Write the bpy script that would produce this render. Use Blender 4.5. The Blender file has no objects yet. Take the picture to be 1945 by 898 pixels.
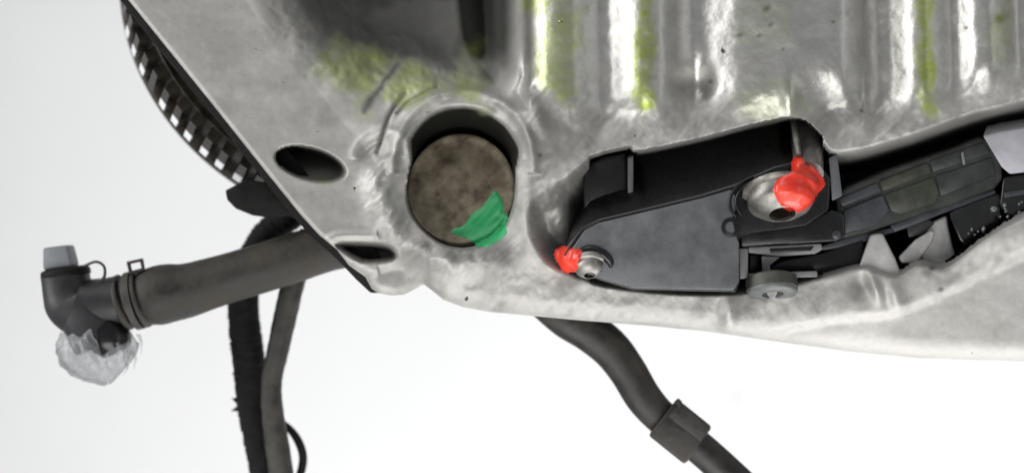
import bpy, bmesh, math, random
import numpy as np
from mathutils import Vector, Matrix

random.seed(7)
scene = bpy.context.scene
COL = scene.collection

# ------------------------------------------------------------------ scale, camera, light
S = 1e-4                 # one layout unit = 0.1 mm
D = 2600.0               # camera distance from the flange plane (units)
CX, CY = 972.5, 449.0

cam_d = bpy.data.cameras.new('camera')
cam = bpy.data.objects.new('camera', cam_d); COL.objects.link(cam)
cam.location = (0, -D*S, 0); cam.rotation_euler = (math.radians(90), 0, 0)
cam_d.sensor_width = 36; cam_d.lens = 36*D/1945.0
cam_d.clip_start = 0.005; cam_d.clip_end = 50
cam_d.dof.use_dof = True; cam_d.dof.focus_distance = (D-60)*S; cam_d.dof.aperture_fstop = 7.0
scene.camera = cam

world = bpy.data.worlds.new('World'); scene.world = world; world.use_nodes = True
bg = world.node_tree.nodes['Background']
bg.inputs[0].default_value = (0.93, 0.96, 1.0, 1); bg.inputs[1].default_value = 0.27

def area(name, loc, target, size, size_y, power, color=(1, 1, 1)):
    l = bpy.data.lights.new(name, 'AREA'); l.shape = 'RECTANGLE'
    l.size = size; l.size_y = size_y; l.energy = power; l.color = color
    o = bpy.data.objects.new(name, l); COL.objects.link(o); o.location = loc
    d = Vector(target)-Vector(loc); o.rotation_euler = d.to_track_quat('-Z', 'Y').to_euler()
    return o
# soft key from the front, low left; strip lamps whose glints run down the ribs; lamps on the white sheet
area('key_lamp', (-0.06, -0.50, -0.40), (0.02, 0, 0.0), 0.5, 0.4, 2.95, (1.0, 0.99, 0.97))
area('top_lamp', (-0.15, -0.25, 0.60), (0.0, 0, 0.0), 0.35, 0.25, 0.7, (1.0, 1.0, 1.0))
area('strip_lamp_a', (-0.46, -0.16, 0.16), (0.05, -0.30, 0.03), 0.26, 0.5, 2.6, (1, 1, 1))
area('strip_lamp_b', (0.50, -0.30, 0.14), (0.05, 0, 0.03), 0.16, 0.5, 0.22, (1, 1, 1))
area('sheet_lamp', (0.26, 0.05, -0.50), (0.20, 0.45, -0.08), 0.4, 0.3, 2.4, (1, 1, 1))
area('sheet_lamp_b', (0.20, 0.05, 0.75), (0.06, 0.45, 0.0), 0.6, 0.3, 1.1, (1, 1, 1))

vs = scene.view_settings
vs.view_transform = 'Standard'; vs.look = 'None'; vs.exposure = 0.0; vs.gamma = 1.0
vs.use_curve_mapping = False

# ------------------------------------------------------------------ helpers
def P(px, py, h=0.0):
    k = (D-h)/D
    return Vector(((px-CX)*k*S, -h*S, (CY-py)*k*S))

def setp(o, label=None, cat=None, group=None, kind=None):
    if label: o['label'] = label
    if cat: o['category'] = cat
    if group: o['group'] = group
    if kind: o['kind'] = kind
    return o

def empty(name, loc, label, cat, group=None):
    o = bpy.data.objects.new(name, None); COL.objects.link(o)
    o.location = loc; o.empty_display_size = 0.01
    setp(o, label, cat, group)
    return o

def link(name, me, mat, parent=None, smooth=True):
    o = bpy.data.objects.new(name, me); COL.objects.link(o)
    if mat: me.materials.append(mat)
    if smooth is not None:
        me.polygons.foreach_set('use_smooth', [bool(smooth)]*len(me.polygons))
    if parent:
        o.parent = parent
        if parent.type == 'EMPTY': o.matrix_parent_inverse = Matrix.Translation(parent.location).inverted()
    return o

def bm_link(name, bm, mat, parent=None, smooth=False, bevel=0, segs=2, angle=35):
    bmesh.ops.recalc_face_normals(bm, faces=bm.faces[:])
    if bevel:
        es = [e for e in bm.edges if len(e.link_faces) == 2 and e.calc_face_angle(0) > math.radians(angle)]
        if es:
            bmesh.ops.bevel(bm, geom=es, offset=bevel*S, segments=segs, profile=0.5, affect='EDGES', clamp_overlap=True)
    me = bpy.data.meshes.new(name); bm.to_mesh(me); bm.free()
    o = link(name, me, mat, parent, smooth)
    if smooth:
        try: me.set_sharp_from_angle(angle=math.radians(50))
        except Exception: pass
    return o

def prism(name, front, hf, back=None, hb=None, mat=None, parent=None, bevel=0, segs=2, smooth=True, bm=None):
    """front, back: lists of (px,py) or (px,py,h)"""
    own = bm is None
    if own: bm = bmesh.new()
    if back is None: back = [(p[0], p[1]) for p in front]
    f = [bm.verts.new(P(p[0], p[1], p[2] if len(p) > 2 else hf)) for p in front]
    b = [bm.verts.new(P(p[0], p[1], p[2] if len(p) > 2 else hb)) for p in back]
    bm.faces.new(f); bm.faces.new(b[::-1])
    n = len(f)
    for i in range(n):
        j = (i+1) % n
        bm.faces.new((f[i], b[i], b[j], f[j]))
    if own: return bm_link(name, bm, mat, parent, smooth, bevel, segs)

def catmull(pts, n=8):
    pts = [np.array(p, float) for p in pts]
    pts = [2*pts[0]-pts[1]]+pts+[2*pts[-1]-pts[-2]]
    out = []
    for i in range(1, len(pts)-2):
        p0, p1, p2, p3 = pts[i-1:i+3]
        for k in range(n):
            t = k/n
            out.append(0.5*((2*p1)+(-p0+p2)*t+(2*p0-5*p1+4*p2-p3)*t*t+(-p0+3*p1-3*p2+p3)*t**3))
    out.append(pts[-2])
    return out

def tube(name, path, mat, parent=None, segs=20, n=8, flat=1.0, jit=0.0, cap=True, hollow=False, bm=None, smooth=True):
    """path: (px,py,h,r) ; flat: depth radius / width radius"""
    c = catmull(path, n)
    pos = [P(p[0], p[1], p[2]) for p in c]
    rad = [p[3]*S*(D-p[2])/D for p in c]
    own = bm is None
    if own: bm = bmesh.new()
    rings = []
    rnd = random.Random(hash(name) % 1000)
    for i, p in enumerate(pos):
        t = (pos[min(i+1, len(pos)-1)]-pos[max(i-1, 0)]).normalized()
        u = Vector((0, -1, 0)); u = (u-t*u.dot(t)).normalized(); v = t.cross(u)
        ring = []
        for k in range(segs):
            a = 2*math.pi*k/segs
            r = rad[i]*(1+(rnd.uniform(-jit, jit) if jit else 0))
            ring.append(bm.verts.new(p+u*math.cos(a)*r*flat+v*math.sin(a)*r))
        rings.append(ring)
    for a, b in zip(rings, rings[1:]):
        for k in range(segs):
            j = (k+1) % segs
            bm.faces.new((a[k], a[j], b[j], b[k]))
    if cap:
        bm.faces.new(rings[0][::-1]); bm.faces.new(rings[-1])
    if own: return bm_link(name, bm, mat, parent, smooth)

def lathe(name, center, axis, prof, mat, parent=None, segs=40, smooth=True, bm=None, up=None, sx=1.0):
    """prof: (r, z) in units along axis (towards +axis)"""
    axis = Vector(axis).normalized()
    u = Vector(up) if up else (Vector((0, 0, 1)) if abs(axis.z) < 0.9 else Vector((1, 0, 0)))
    u = (u-axis*u.dot(axis)).normalized(); v = axis.cross(u)
    own = bm is None
    if own: bm = bmesh.new()
    rings = []
    for r, z in prof:
        if r < 1e-6: rings.append([bm.verts.new(center+axis*z*S)])
        else: rings.append([bm.verts.new(center+axis*z*S+(u*math.cos(2*math.pi*k/segs)+v*math.sin(2*math.pi*k/segs)*sx)*r*S) for k in range(segs)])
    for a, b in zip(rings, rings[1:]):
        for k in range(segs):
            j = (k+1) % segs
            if len(a) == 1 and len(b) == 1: continue
            if len(a) == 1: bm.faces.new((a[0], b[j], b[k]))
            elif len(b) == 1: bm.faces.new((a[k], a[j], b[0]))
            else: bm.faces.new((a[k], a[j], b[j], b[k]))
    if own: return bm_link(name, bm, mat, parent, smooth)

# ---- materials
def nodes_of(name):
    m = bpy.data.materials.new(name); m.use_nodes = True
    nt = m.node_tree; return m, nt, nt.nodes['Principled BSDF']

def N(nt, t, **kw):
    n = nt.nodes.new(t)
    for k, v in kw.items():
        if k in n.inputs: n.inputs[k].default_value = v
        else: setattr(n, k, v)
    return n

def simple(name, c1, c2, rough=(0.4, 0.6), metal=0.0, scale=300, bump=0.2, bscale=1500, coat=0.0, spec=0.5, dist=0.0002, detail=6, alpha=None, trans=0, sss=0):
    m, nt, b = nodes_of(name); L = nt.links.new
    tc = N(nt, 'ShaderNodeTexCoord')
    n1 = N(nt, 'ShaderNodeTexNoise', Scale=scale, Detail=detail, Roughness=0.65); L(tc.outputs['Object'], n1.inputs['Vector'])
    cr = N(nt, 'ShaderNodeValToRGB'); L(n1.outputs[0], cr.inputs[0])
    cr.color_ramp.elements[0].position = 0.35; cr.color_ramp.elements[1].position = 0.68
    cr.color_ramp.elements[0].color = (*c1, 1); cr.color_ramp.elements[1].color = (*c2, 1)
    L(cr.outputs[0], b.inputs['Base Color'])
    n2 = N(nt, 'ShaderNodeTexNoise', Scale=bscale, Detail=4, Roughness=0.6); L(tc.outputs['Object'], n2.inputs['Vector'])
    mr = N(nt, 'ShaderNodeMapRange'); L(n1.outputs[0], mr.inputs[0])
    mr.inputs[1].default_value = 0.3; mr.inputs[2].default_value = 0.7
    mr.inputs[3].default_value = rough[0]; mr.inputs[4].default_value = rough[1]
    L(mr.outputs[0], b.inputs['Roughness'])
    bp = N(nt, 'ShaderNodeBump', Strength=bump, Distance=dist); L(n2.outputs[0], bp.inputs['Height']); L(bp.outputs[0], b.inputs['Normal'])
    b.inputs['Metallic'].default_value = metal
    b.inputs['Specular IOR Level'].default_value = spec
    b.inputs['Coat Weight'].default_value = coat; b.inputs['Coat Roughness'].default_value = 0.15
    if trans: b.inputs['Transmission Weight'].default_value = trans
    if alpha is not None: b.inputs['Alpha'].default_value = alpha
    return m

def cast_material():
    m, nt, b = nodes_of('cast_aluminium'); L = nt.links.new
    tc = N(nt, 'ShaderNodeTexCoord')
    mp = N(nt, 'ShaderNodeMapping'); L(tc.outputs['Object'], mp.inputs['Vector'])
    mp.inputs['Rotation'].default_value = (0, math.radians(-40), 0); mp.inputs['Scale'].default_value = (1, 1, 2.0)
    n1 = N(nt, 'ShaderNodeTexNoise', Scale=110, Detail=8, Roughness=0.62); L(mp.outputs[0], n1.inputs['Vector'])
    cr = N(nt, 'ShaderNodeValToRGB'); L(n1.outputs[0], cr.inputs[0])
    e = cr.color_ramp.elements
    e[0].position = 0.30; e[0].color = (0.43, 0.42, 0.395, 1); e[1].position = 0.68; e[1].color = (0.525, 0.515, 0.49, 1)
    # fine sandy speckle
    n2 = N(nt, 'ShaderNodeTexNoise', Scale=900, Detail=5, Roughness=0.7); L(tc.outputs['Object'], n2.inputs['Vector'])
    sp = N(nt, 'ShaderNodeMapRange'); L(n2.outputs[0], sp.inputs[0]); sp.inputs[1].default_value = 0.3; sp.inputs[2].default_value = 0.7; sp.inputs[3].default_value = 0.92; sp.inputs[4].default_value = 1.05
    mx0 = N(nt, 'ShaderNodeMix', data_type='RGBA', blend_type='MULTIPLY'); mx0.inputs[0].default_value = 1
    L(cr.outputs[0], mx0.inputs[6]); L(sp.outputs[0], mx0.inputs[7])
    # sparse dark pits
    n3 = N(nt, 'ShaderNodeTexNoise', Scale=420, Detail=2, Roughness=0.5); L(tc.outputs['Object'], n3.inputs['Vector'])
    pit = N(nt, 'ShaderNodeMapRange'); L(n3.outputs[0], pit.inputs[0]); pit.inputs[1].default_value = 0.745; pit.inputs[2].default_value = 0.78
    mx1 = N(nt, 'ShaderNodeMix', data_type='RGBA'); L(pit.outputs[0], mx1.inputs[0]); L(mx0.outputs[2], mx1.inputs[6]); mx1.inputs[7].default_value = (0.09, 0.075, 0.06, 1)
    # oil grime and dye-green residue, plus painted shade and green reflections, stored per vertex
    ag = N(nt, 'ShaderNodeAttribute', attribute_name='grime_shade')
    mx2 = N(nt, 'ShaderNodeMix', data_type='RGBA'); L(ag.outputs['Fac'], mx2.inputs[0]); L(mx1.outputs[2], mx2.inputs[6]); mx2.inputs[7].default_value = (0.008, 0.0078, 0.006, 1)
    at = N(nt, 'ShaderNodeAttribute', attribute_name='residue_reflection')
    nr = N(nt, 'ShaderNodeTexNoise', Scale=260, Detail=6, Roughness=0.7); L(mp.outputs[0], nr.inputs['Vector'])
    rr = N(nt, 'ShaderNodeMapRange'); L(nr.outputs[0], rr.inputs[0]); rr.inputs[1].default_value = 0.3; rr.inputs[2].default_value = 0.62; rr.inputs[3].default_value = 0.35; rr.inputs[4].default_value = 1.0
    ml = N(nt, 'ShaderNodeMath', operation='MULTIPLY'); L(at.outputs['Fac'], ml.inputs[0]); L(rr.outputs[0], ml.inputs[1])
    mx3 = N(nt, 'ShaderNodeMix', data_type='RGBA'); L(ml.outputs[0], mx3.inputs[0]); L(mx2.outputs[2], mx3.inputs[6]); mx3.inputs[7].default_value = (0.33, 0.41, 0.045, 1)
    L(mx3.outputs[2], b.inputs['Base Color'])
    mt = N(nt, 'ShaderNodeMapRange'); L(ag.outputs['Fac'], mt.inputs[0]); mt.inputs[3].default_value = 0.82; mt.inputs[4].default_value = 0.0; L(mt.outputs[0], b.inputs['Metallic'])
    sl = N(nt, 'ShaderNodeMapRange'); L(ag.outputs['Fac'], sl.inputs[0]); sl.inputs[3].default_value = 0.45; sl.inputs[4].default_value = 0.08; L(sl.outputs[0], b.inputs['Specular IOR Level'])
    aw = N(nt, 'ShaderNodeAttribute', attribute_name='polish')
    ro = N(nt, 'ShaderNodeMapRange'); L(aw.outputs['Fac'], ro.inputs[0]); ro.inputs[3].default_value = 0.68; ro.inputs[4].default_value = 0.36
    rn = N(nt, 'ShaderNodeMapRange'); L(n1.outputs[0], rn.inputs[0]); rn.inputs[1].default_value = 0.3; rn.inputs[2].default_value = 0.7; rn.inputs[3].default_value = -0.05; rn.inputs[4].default_value = 0.05
    ra = N(nt, 'ShaderNodeMath', operation='ADD'); L(ro.outputs[0], ra.inputs[0]); L(rn.outputs[0], ra.inputs[1]); L(ra.outputs[0], b.inputs['Roughness'])
    bp = N(nt, 'ShaderNodeBump', Strength=0.22, Distance=0.00025); L(n2.outputs[0], bp.inputs['Height'])
    bp2 = N(nt, 'ShaderNodeBump', Strength=0.3, Distance=0.0006, invert=True); L(pit.outputs[0], bp2.inputs['Height']); L(bp.outputs[0], bp2.inputs['Normal'])
    L(bp2.outputs[0], b.inputs['Normal'])
    return m

M = {}
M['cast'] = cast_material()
M['paper'] = simple('white_sheet', (0.83, 0.83, 0.83), (0.87, 0.87, 0.87), (0.7, 0.8), scale=6, bump=0.03, bscale=80)
M['steel_dark'] = simple('oily_dark_steel', (0.014, 0.012, 0.010), (0.05, 0.042, 0.032), (0.25, 0.5), 0.6, 260, 0.3, 1200)
M['tooth'] = simple('tooth_steel', (0.02, 0.017, 0.014), (0.07, 0.058, 0.045), (0.2, 0.4), 0.6, 300, 0.15, 900)
M['tooth_glint'] = simple('tooth_glint_pale', (0.80, 0.80, 0.82), (0.92, 0.92, 0.95), (0.2, 0.3), 0.15, 300, 0.1, 900)  # white glints on the tooth tips painted as pale colour
M['black_plate'] = simple('black_plate', (0.004, 0.004, 0.004), (0.012, 0.011, 0.010), (0.5, 0.7), 0.0, 300, 0.3, 1500, spec=0.15)
M['rubber'] = simple('dusty_rubber', (0.003, 0.0028, 0.0024), (0.040, 0.033, 0.023), (0.45, 0.8), 0, 170, 0.6, 900, detail=9)
M['rubber_grey'] = simple('grey_sleeve', (0.008, 0.007, 0.006), (0.064, 0.058, 0.048), (0.45, 0.75), 0, 160, 0.6, 700, detail=9)
M['tape'] = simple('cloth_tape', (0.004, 0.004, 0.005), (0.016, 0.015, 0.016), (0.7, 0.9), 0, 400, 0.8, 1500, spec=0.2)
M['band'] = simple('flat_cable_jacket', (0.005, 0.0042, 0.0034), (0.040, 0.033, 0.026), (0.35, 0.6), 0, 150, 0.4, 900, detail=9)
M['elbow'] = simple('elbow_plastic', (0.006, 0.006, 0.007), (0.018, 0.018, 0.020), (0.4, 0.6), 0, 160, 0.2, 900)
M['module_face'] = simple('module_plastic_sheen', (0.078, 0.082, 0.088), (0.135, 0.139, 0.145), (0.30, 0.52), 0, 260, 0.22, 2200, detail=9)  # black plastic made grey: the front face's reflected light is in the colour
M['module_black'] = simple('module_black', (0.004, 0.004, 0.0045), (0.009, 0.009, 0.010), (0.22, 0.35), 0, 200, 0.08, 1500)
M['connector'] = simple('connector_plastic', (0.018, 0.020, 0.018), (0.048, 0.052, 0.046), (0.35, 0.6), 0, 220, 0.25, 1100)
M['latch'] = simple('latch_plastic', (0.17, 0.165, 0.168), (0.25, 0.245, 0.25), (0.4, 0.6), 0, 180, 0.15, 900)
M['pale_metal'] = simple('pale_plate', (0.38, 0.37, 0.40), (0.50, 0.49, 0.53), (0.4, 0.6), 0.2, 200, 0.3, 900)
M['bolt'] = simple('zinc_bolt', (0.16, 0.15, 0.135), (0.40, 0.385, 0.355), (0.32, 0.5), 0.7, 240, 0.2, 900)
M['red'] = simple('red_paint', (0.66, 0.022, 0.010), (0.84, 0.065, 0.032), (0.25, 0.45), 0, 220, 0.25, 500, coat=0.25)
M['green'] = simple('green_paint', (0.012, 0.30, 0.090), (0.07, 0.50, 0.20), (0.3, 0.5), 0, 150, 0.3, 420)
M['plug'] = simple('rusty_plug', (0.060, 0.044, 0.026), (0.30, 0.25, 0.175), (0.35, 0.6), 0.35, 260, 0.6, 700, detail=9)
M['grey_cap'] = simple('grey_plug', (0.12, 0.13, 0.14), (0.17, 0.18, 0.19), (0.4, 0.55), 0, 100, 0.1, 700)
M['film'] = simple('crumpled_film', (0.20, 0.21, 0.22), (0.38, 0.39, 0.40), (0.10, 0.25), 0, 130, 0.9, 300, alpha=0.5)
M['socket'] = simple('socket_dark', (0.010, 0.008, 0.006), (0.03, 0.02, 0.015), (0.5, 0.7), 0.2, 300, 0.2, 900)
M['smudge'] = simple('grey_smudge', (0.42, 0.41, 0.38), (0.6, 0.59, 0.57), (0.7, 0.8), 0, 300, 0.1, 900)

# ------------------------------------------------------------------ backdrop: white sheet sweeping down and forward below the frame
def backdrop():
    bm = bmesh.new()
    prof = [(0.40, 0.9), (0.40, -0.35)]
    for k in range(1, 13):
        a = math.pi/2*k/12
        prof.append((0.40-0.25*(1-math.cos(a)), -0.35-0.25*math.sin(a)))
    prof.append((-0.9, -0.60))
    rows = [[bm.verts.new((x, y, z)) for x in (-1.4, -0.5, 0.5, 1.4)] for y, z in prof]
    for a, b in zip(rows, rows[1:]):
        for i in range(3): bm.faces.new((a[i], a[i+1], b[i+1], b[i]))
    o = bm_link('backdrop', bm, M['paper'], None, True)
    setp(o, kind='structure')
    o['label'] = 'plain white sheet behind and below the engine'
    # faint smudges on the sheet
    for k, (px, py, w, h, r) in enumerate(((1400, 757, 34, 7, -10), (1538, 717, 15, 5, -55), (1624, 719, 13, 4, -50))):
        hh = -(0.40-0.0008)/S
        q = bmesh.new(); n = 14; c = P(px, py, hh); kk = (D-hh)/D*S; rr = random.Random(k)
        vs_ = []
        for i in range(n):
            a = 2*math.pi*i/n; f = rr.uniform(0.6, 1.2)
            x = w/2*math.cos(a)*f; y = h/2*math.sin(a)*f; R = math.radians(r)
            vs_.append(q.verts.new(c+Vector(((x*math.cos(R)-y*math.sin(R))*kk, 0, -(x*math.sin(R)+y*math.cos(R))*kk))))
        fc = q.faces.new(vs_)
        ex = bmesh.ops.extrude_face_region(q, geom=[fc])
        for v in [g for g in ex['geom'] if isinstance(g, bmesh.types.BMVert)]: v.co.y += 0.0005
        bm_link('smudge', q, M['smudge'], o)
backdrop()

# ------------------------------------------------------------------ the casting: one relief surface, cut into its parts
def sstep(a, b, x):
    t = np.clip((x-a)/(b-a), 0, 1); return t*t*(3-2*t)

def vnoise(x, y, s, seed):
    r = np.random.RandomState(seed).rand(256, 256)
    x = x/s+37.3; y = y/s+91.7
    xi = np.floor(x).astype(int); yi = np.floor(y).astype(int); fx = x-xi; fy = y-yi
    fx = fx*fx*(3-2*fx); fy = fy*fy*(3-2*fy)
    g = lambda i, j: r[(xi+i) % 256, (yi+j) % 256]
    return (g(0, 0)*(1-fx)+g(1, 0)*fx)*(1-fy)+(g(0, 1)*(1-fx)+g(1, 1)*fx)*fy-0.5

def fbm(x, y, s, seed, o=4):
    v = 0; a = 1
    for k in range(o): v = v+a*vnoise(x, y, s/2**k, seed+k); a *= 0.55
    return v

def sdpoly(X, Y, poly):
    d = np.full(X.shape, 1e18); ins = np.zeros(X.shape, bool); n = len(poly)
    nx = np.zeros(X.shape); ny = np.zeros(X.shape)
    for i in range(n):
        ax, ay = poly[i]; bx, by = poly[(i+1) % n]
        ex, ey = bx-ax, by-ay
        t = np.clip(((X-ax)*ex+(Y-ay)*ey)/(ex*ex+ey*ey), 0, 1)
        qx = ax+t*ex; qy = ay+t*ey
        dd = (X-qx)**2+(Y-qy)**2; m = dd < d
        d = np.where(m, dd, d); nx = np.where(m, qx, nx); ny = np.where(m, qy, ny)
        c = ((ay > Y) != (by > Y)) & (X < (bx-ax)*(Y-ay)/((by-ay) if by != ay else 1e-9)+ax)
        ins ^= c
    d = np.sqrt(d)
    return np.where(ins, -d, d), nx, ny

def smooth_poly(pts, n=6, closed=True):
    out = []; m = len(pts)
    for i in range(m):
        p0, p1, p2, p3 = [np.array(pts[(i+k-1) % m], float) for k in range(4)]
        for k in range(n):
            t = k/n
            out.append(tuple(0.5*((2*p1)+(-p0+p2)*t+(2*p0-5*p1+4*p2-p3)*t*t+(-p0+3*p1-3*p2+p3)*t**3)))
    return out

def polydist(X, Y, pts):
    d = np.full(X.shape, 1e18)
    for (ax, ay), (bx, by) in zip(pts, pts[1:]):
        ex, ey = bx-ax, by-ay
        t = np.clip(((X-ax)*ex+(Y-ay)*ey)/(ex*ex+ey*ey), 0, 1)
        d = np.minimum(d, (X-ax-t*ex)**2+(Y-ay-t*ey)**2)
    return np.sqrt(d)

def ell(X, Y, cx, cy, rx, ry, rot=0.0):
    a = math.radians(rot); c, s = math.cos(a), math.sin(a)
    u = ((X-cx)*c+(Y-cy)*s)/rx; v = (-(X-cx)*s+(Y-cy)*c)/ry
    return np.sqrt(u*u+v*v)

OUT = [(-83, -400), (253, 12), (400, 194), (505, 326), (572, 409), (606, 446), (640, 474), (662, 503), (694, 526), (706, 548), (720, 557), (745, 561), (768, 559), (786, 550), (804, 539),
       (820, 551), (842, 569), (880, 583), (930, 592), (1025, 601), (1100, 608), (1230, 618), (1350, 630), (1480, 649), (1620, 668), (1750, 680), (1960, 686), (2080, 688), (2300, 682), (2600, 660), (2600, -400)]

def casting():
    st = 3.0
    xs = np.arange(-90, 2606, st); ys = np.arange(-403, 696, st)
    X, Y = np.meshgrid(xs, ys)
    sd, qx, qy = sdpoly(X, Y, OUT)
    # noise fields
    rot = math.radians(48); U = X*math.cos(rot)-Y*math.sin(rot); V = X*math.sin(rot)+Y*math.cos(rot)
    diag = fbm(U, V*2.2, 52, 3, 3)          # diagonal tool-like smear of the sand casting
    big = fbm(X, Y, 120, 11); fine = fbm(X, Y, 22, 21)
    wx = X+14*fbm(X, Y, 60, 5); wy = Y+14*fbm(X, Y, 60, 6)

    # flange plane
    uf = ((X-253)*0.776-(Y-12)*0.631)                       # distance from the straight flange edge
    H = 36-0.18*np.clip(uf, 0, 170)+big*3
    # --- bell recess
    rec = smooth_poly([(380, -340), (440, -200), (478, 0), (530, 95), (600, 165), (690, 205), (780, 214), (870, 205), (960, 190), (994, 120), (1004, 0), (1010, -200), (1010, -340)])
    ww = sstep(960, 820, X); sr = sdpoly(X+(wx-X)*ww, Y+(wy-Y)*ww, rec)[0]
    soft = np.interp(X, [600, 800, 940, 1000], [190.0, 165.0, 85.0, 60.0])
    recm = sstep(0, 1, np.clip(-sr/soft, 0, 1))
    H = H-recm*(150+0.25*np.clip(150-Y, 0, 200))
    # dark column at the right of the recess
    colm = np.exp(-((X-905-0.12*(Y-80))/52)**2)*sstep(205, 120, Y)
    H = H+colm*75*recm
    rec_mask = recm
    # --- ribbed wall
    prof_x = [930, 985, 1005, 1030, 1060, 1090, 1125, 1145, 1162, 1200, 1225, 1260, 1290, 1320, 1340, 1400, 1440, 1500, 1600, 1630, 1650, 1672, 1692, 1732, 1755, 1785, 1808, 1822, 1852, 1880, 1910, 1935, 1955, 2000, 2040, 2070, 2095, 2130, 2180, 2230, 2260, 2280, 2320, 2400, 2500, 2620]
    prof_h = [-40, -14, 38, 60, 70, 66, 48, 40, 45, 74, 84, 76, 50, 38, 44, 74, 82, 88, 85, 68, 48, 40, 46, 76, 84, 72, 58, 62, 85, 92, 80, 62, 68, 90, 76, 48, 42, 72, 88, 76, 50, 44, 74, 86, 86, 86]
    shear = 0.035*(Y-100)
    xx = np.linspace(900, 2640, 1741); pp = np.interp(xx, prof_x, prof_h)
    ker = np.exp(-(np.arange(-40, 41)/11.0)**2); ker /= ker.sum(); pp = np.convolve(np.pad(pp, 40, 'edge'), ker, 'valid')
    ribp = np.interp(X-shear*np.where(X > 1640, 1.0, 0.3), xx, pp)
    endy = np.interp(X, [985, 1060, 1140, 1220, 1310, 1400, 1500, 1600, 1660, 1760, 1850, 1960], [190, 200, 235, 235, 200, 225, 235, 235, 235, 215, 185, 150])
    fade = sstep(endy+25, endy-60, Y+8*big)
    ribm = sstep(982, 1008, X)
    bandh = 78+diag*5+fine*1.0
    ribh = -4+ribp*1.16+big*3+fine*0.5
    Hr = bandh*(1-fade)+ribh*fade
    low = sstep(170, 215, Y)                                # below the recess the band joins the flange
    join = np.maximum(ribm, low*sstep(940, 1010, X))
    H = H*(1-join)+Hr*join
    # hollows at the rib feet
    H = H-30*np.exp(-ell(X, Y, 1572, 205, 58, 48, 20)**2)
    H = H-30*np.exp(-ell(X, Y, 1318, 178, 30, 48, 12)**2)
    H = H-24*np.exp(-ell(X, Y, 1150, 236, 60, 26, -30)**2)
    H = H+12*np.exp(-ell(X, Y, 1502, 192, 18, 44, -8)**2)
    H = H+9*np.exp(-(polydist(X, Y, [(985, 150), (1010, 195), (1030, 250), (1000, 300)])/16)**2)*(1+0.7*diag)
    H = H-7*np.exp(-(polydist(X, Y, [(1015, 170), (1050, 225), (1085, 240), (1120, 205)])/20)**2)
    # --- lower flank, rough sand casting
    lowm = sstep(430, 520, Y+0.25*(1000-X)*(X < 1000))*sstep(760, 830, X)
    H = H*(1-lowm)+(56-0.10*np.clip(Y-470, 0, 170)+diag*2.2+fine*1.0)*lowm
    # belly crease: below it the surface steps back and runs smooth
    crease = np.interp(X, [1380, 1420, 1500, 1600, 1690, 1745, 1800, 1945, 2080], [660, 642, 618, 600, 592, 572, 548, 478, 420])
    bel = sstep(-6, 16, Y-crease+4*fine)*sstep(1400, 1440, X)
    H = H*(1-bel)+(30-0.42*np.clip(Y-crease, 0, 300)+big*2)*bel
    H = H-10*np.exp(-ell(X, Y, 1490, 630, 80, 16, -14)**2)
    # dents on the rough band
    H = H-16*np.exp(-ell(X, Y, 1635, 540, 18, 22)**2)+16*np.exp(-ell(X, Y, 1662, 545, 10, 30, -20)**2)+16*np.exp(-ell(X, Y, 1386, 590, 15, 42, 4)**2)+12*np.exp(-ell(X, Y, 1700, 560, 14, 34, -18)**2)
    H = H-9*np.exp(-ell(X, Y, 1765, 513, 9, 7)**2)
    # --- module pocket and the slot under the ribs
    pocket = smooth_poly([(1116, 298), (1078, 332), (1036, 352), (1002, 382), (996, 425), (1010, 468), (1048, 512), (1140, 544), (1250, 558), (1350, 562), (1420, 558), (1500, 545), (1570, 528), (1640, 512), (1700, 528), (1745, 506),
                          (1796, 512), (1866, 462), (1960, 408), (2100, 350), (2420, 230), (2400, 20), (2100, 132), (1945, 188), (1840, 214), (1700, 262), (1590, 286), (1560, 256), (1518, 224), (1440, 234), (1320, 264), (1210, 286), (1196, 278)], 5)
    fq = 4*fine*sstep(1200, 1080, X); sp = sdpoly(X+fq, Y+fq, pocket)[0]
    pdep = np.interp(X, [1080, 1140, 1540, 1570], [110.0, 215.0, 215.0, 240.0])
    pw = np.where(X < 1120, 55.0, np.where(X > 1560, 44.0, np.where(Y < 400, 14.0, 34.0)))
    pm = sstep(0, 1, np.clip(-sp/pw, 0, 1))
    H = H-pm*pdep
    # bright sloping cheek inside the pocket, left of the module
    H = H+pm*52*np.exp(-(ell(X, Y, 1052, 392, 30, 66, -18)**2)**1.5)
    # --- core plug boss and bore
    boss = np.exp(-((ell(X, Y, 880, 350, 168, 160)-0.92)/0.16)**2)
    H = H+boss*20*sstep(1010, 940, X)*sstep(200, 260, Y)*(1+0.7*diag)
    lump = np.exp(-(polydist(X, Y, [(716, 300), (712, 345), (722, 400), (745, 440), (790, 478), (850, 500)])/24)**2)
    H = H+lump*(9+8*diag)
    H = H-15*np.exp(-(ell(X, Y, 716, 286, 36, 20, -35)**2)**2)
    H = H+4*np.exp(-((ell(X, Y, 724, 290, 54, 42, -20)-1)/0.16)**2)*(Y < 300)
    scratch = polydist(X, Y, [(770, 176), (748, 205), (738, 222), (725, 262), (716, 290)])
    H = H-7*np.exp(-(scratch/4)**2)
    scr2 = polydist(X, Y, [(830, 165), (775, 195), (755, 215)]); H = H-6*np.exp(-(scr2/3.5)**2)
    wX = wx*0.3+X*0.7; wY = wy*0.3+Y*0.7
    ei = ell(X, Y, 876, 360, 99, 108); lowb = sstep(268, 335, Y-0.10*(X-876))
    eo = ell(wX, wY, 880, 330, 121, 137, -6)*(1-lowb)+ell(wX, wY, 876, 361, 104, 113)*lowb
    bore = np.clip((1.0-eo)/np.maximum((1.0-eo)+(np.maximum(ei-1.0, 0)), 1e-6), 0, 1)
    bore = np.where(eo < 1, np.where(ei < 1, 1.0, sstep(0.0, 1.0, bore)), 0.0)
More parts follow.
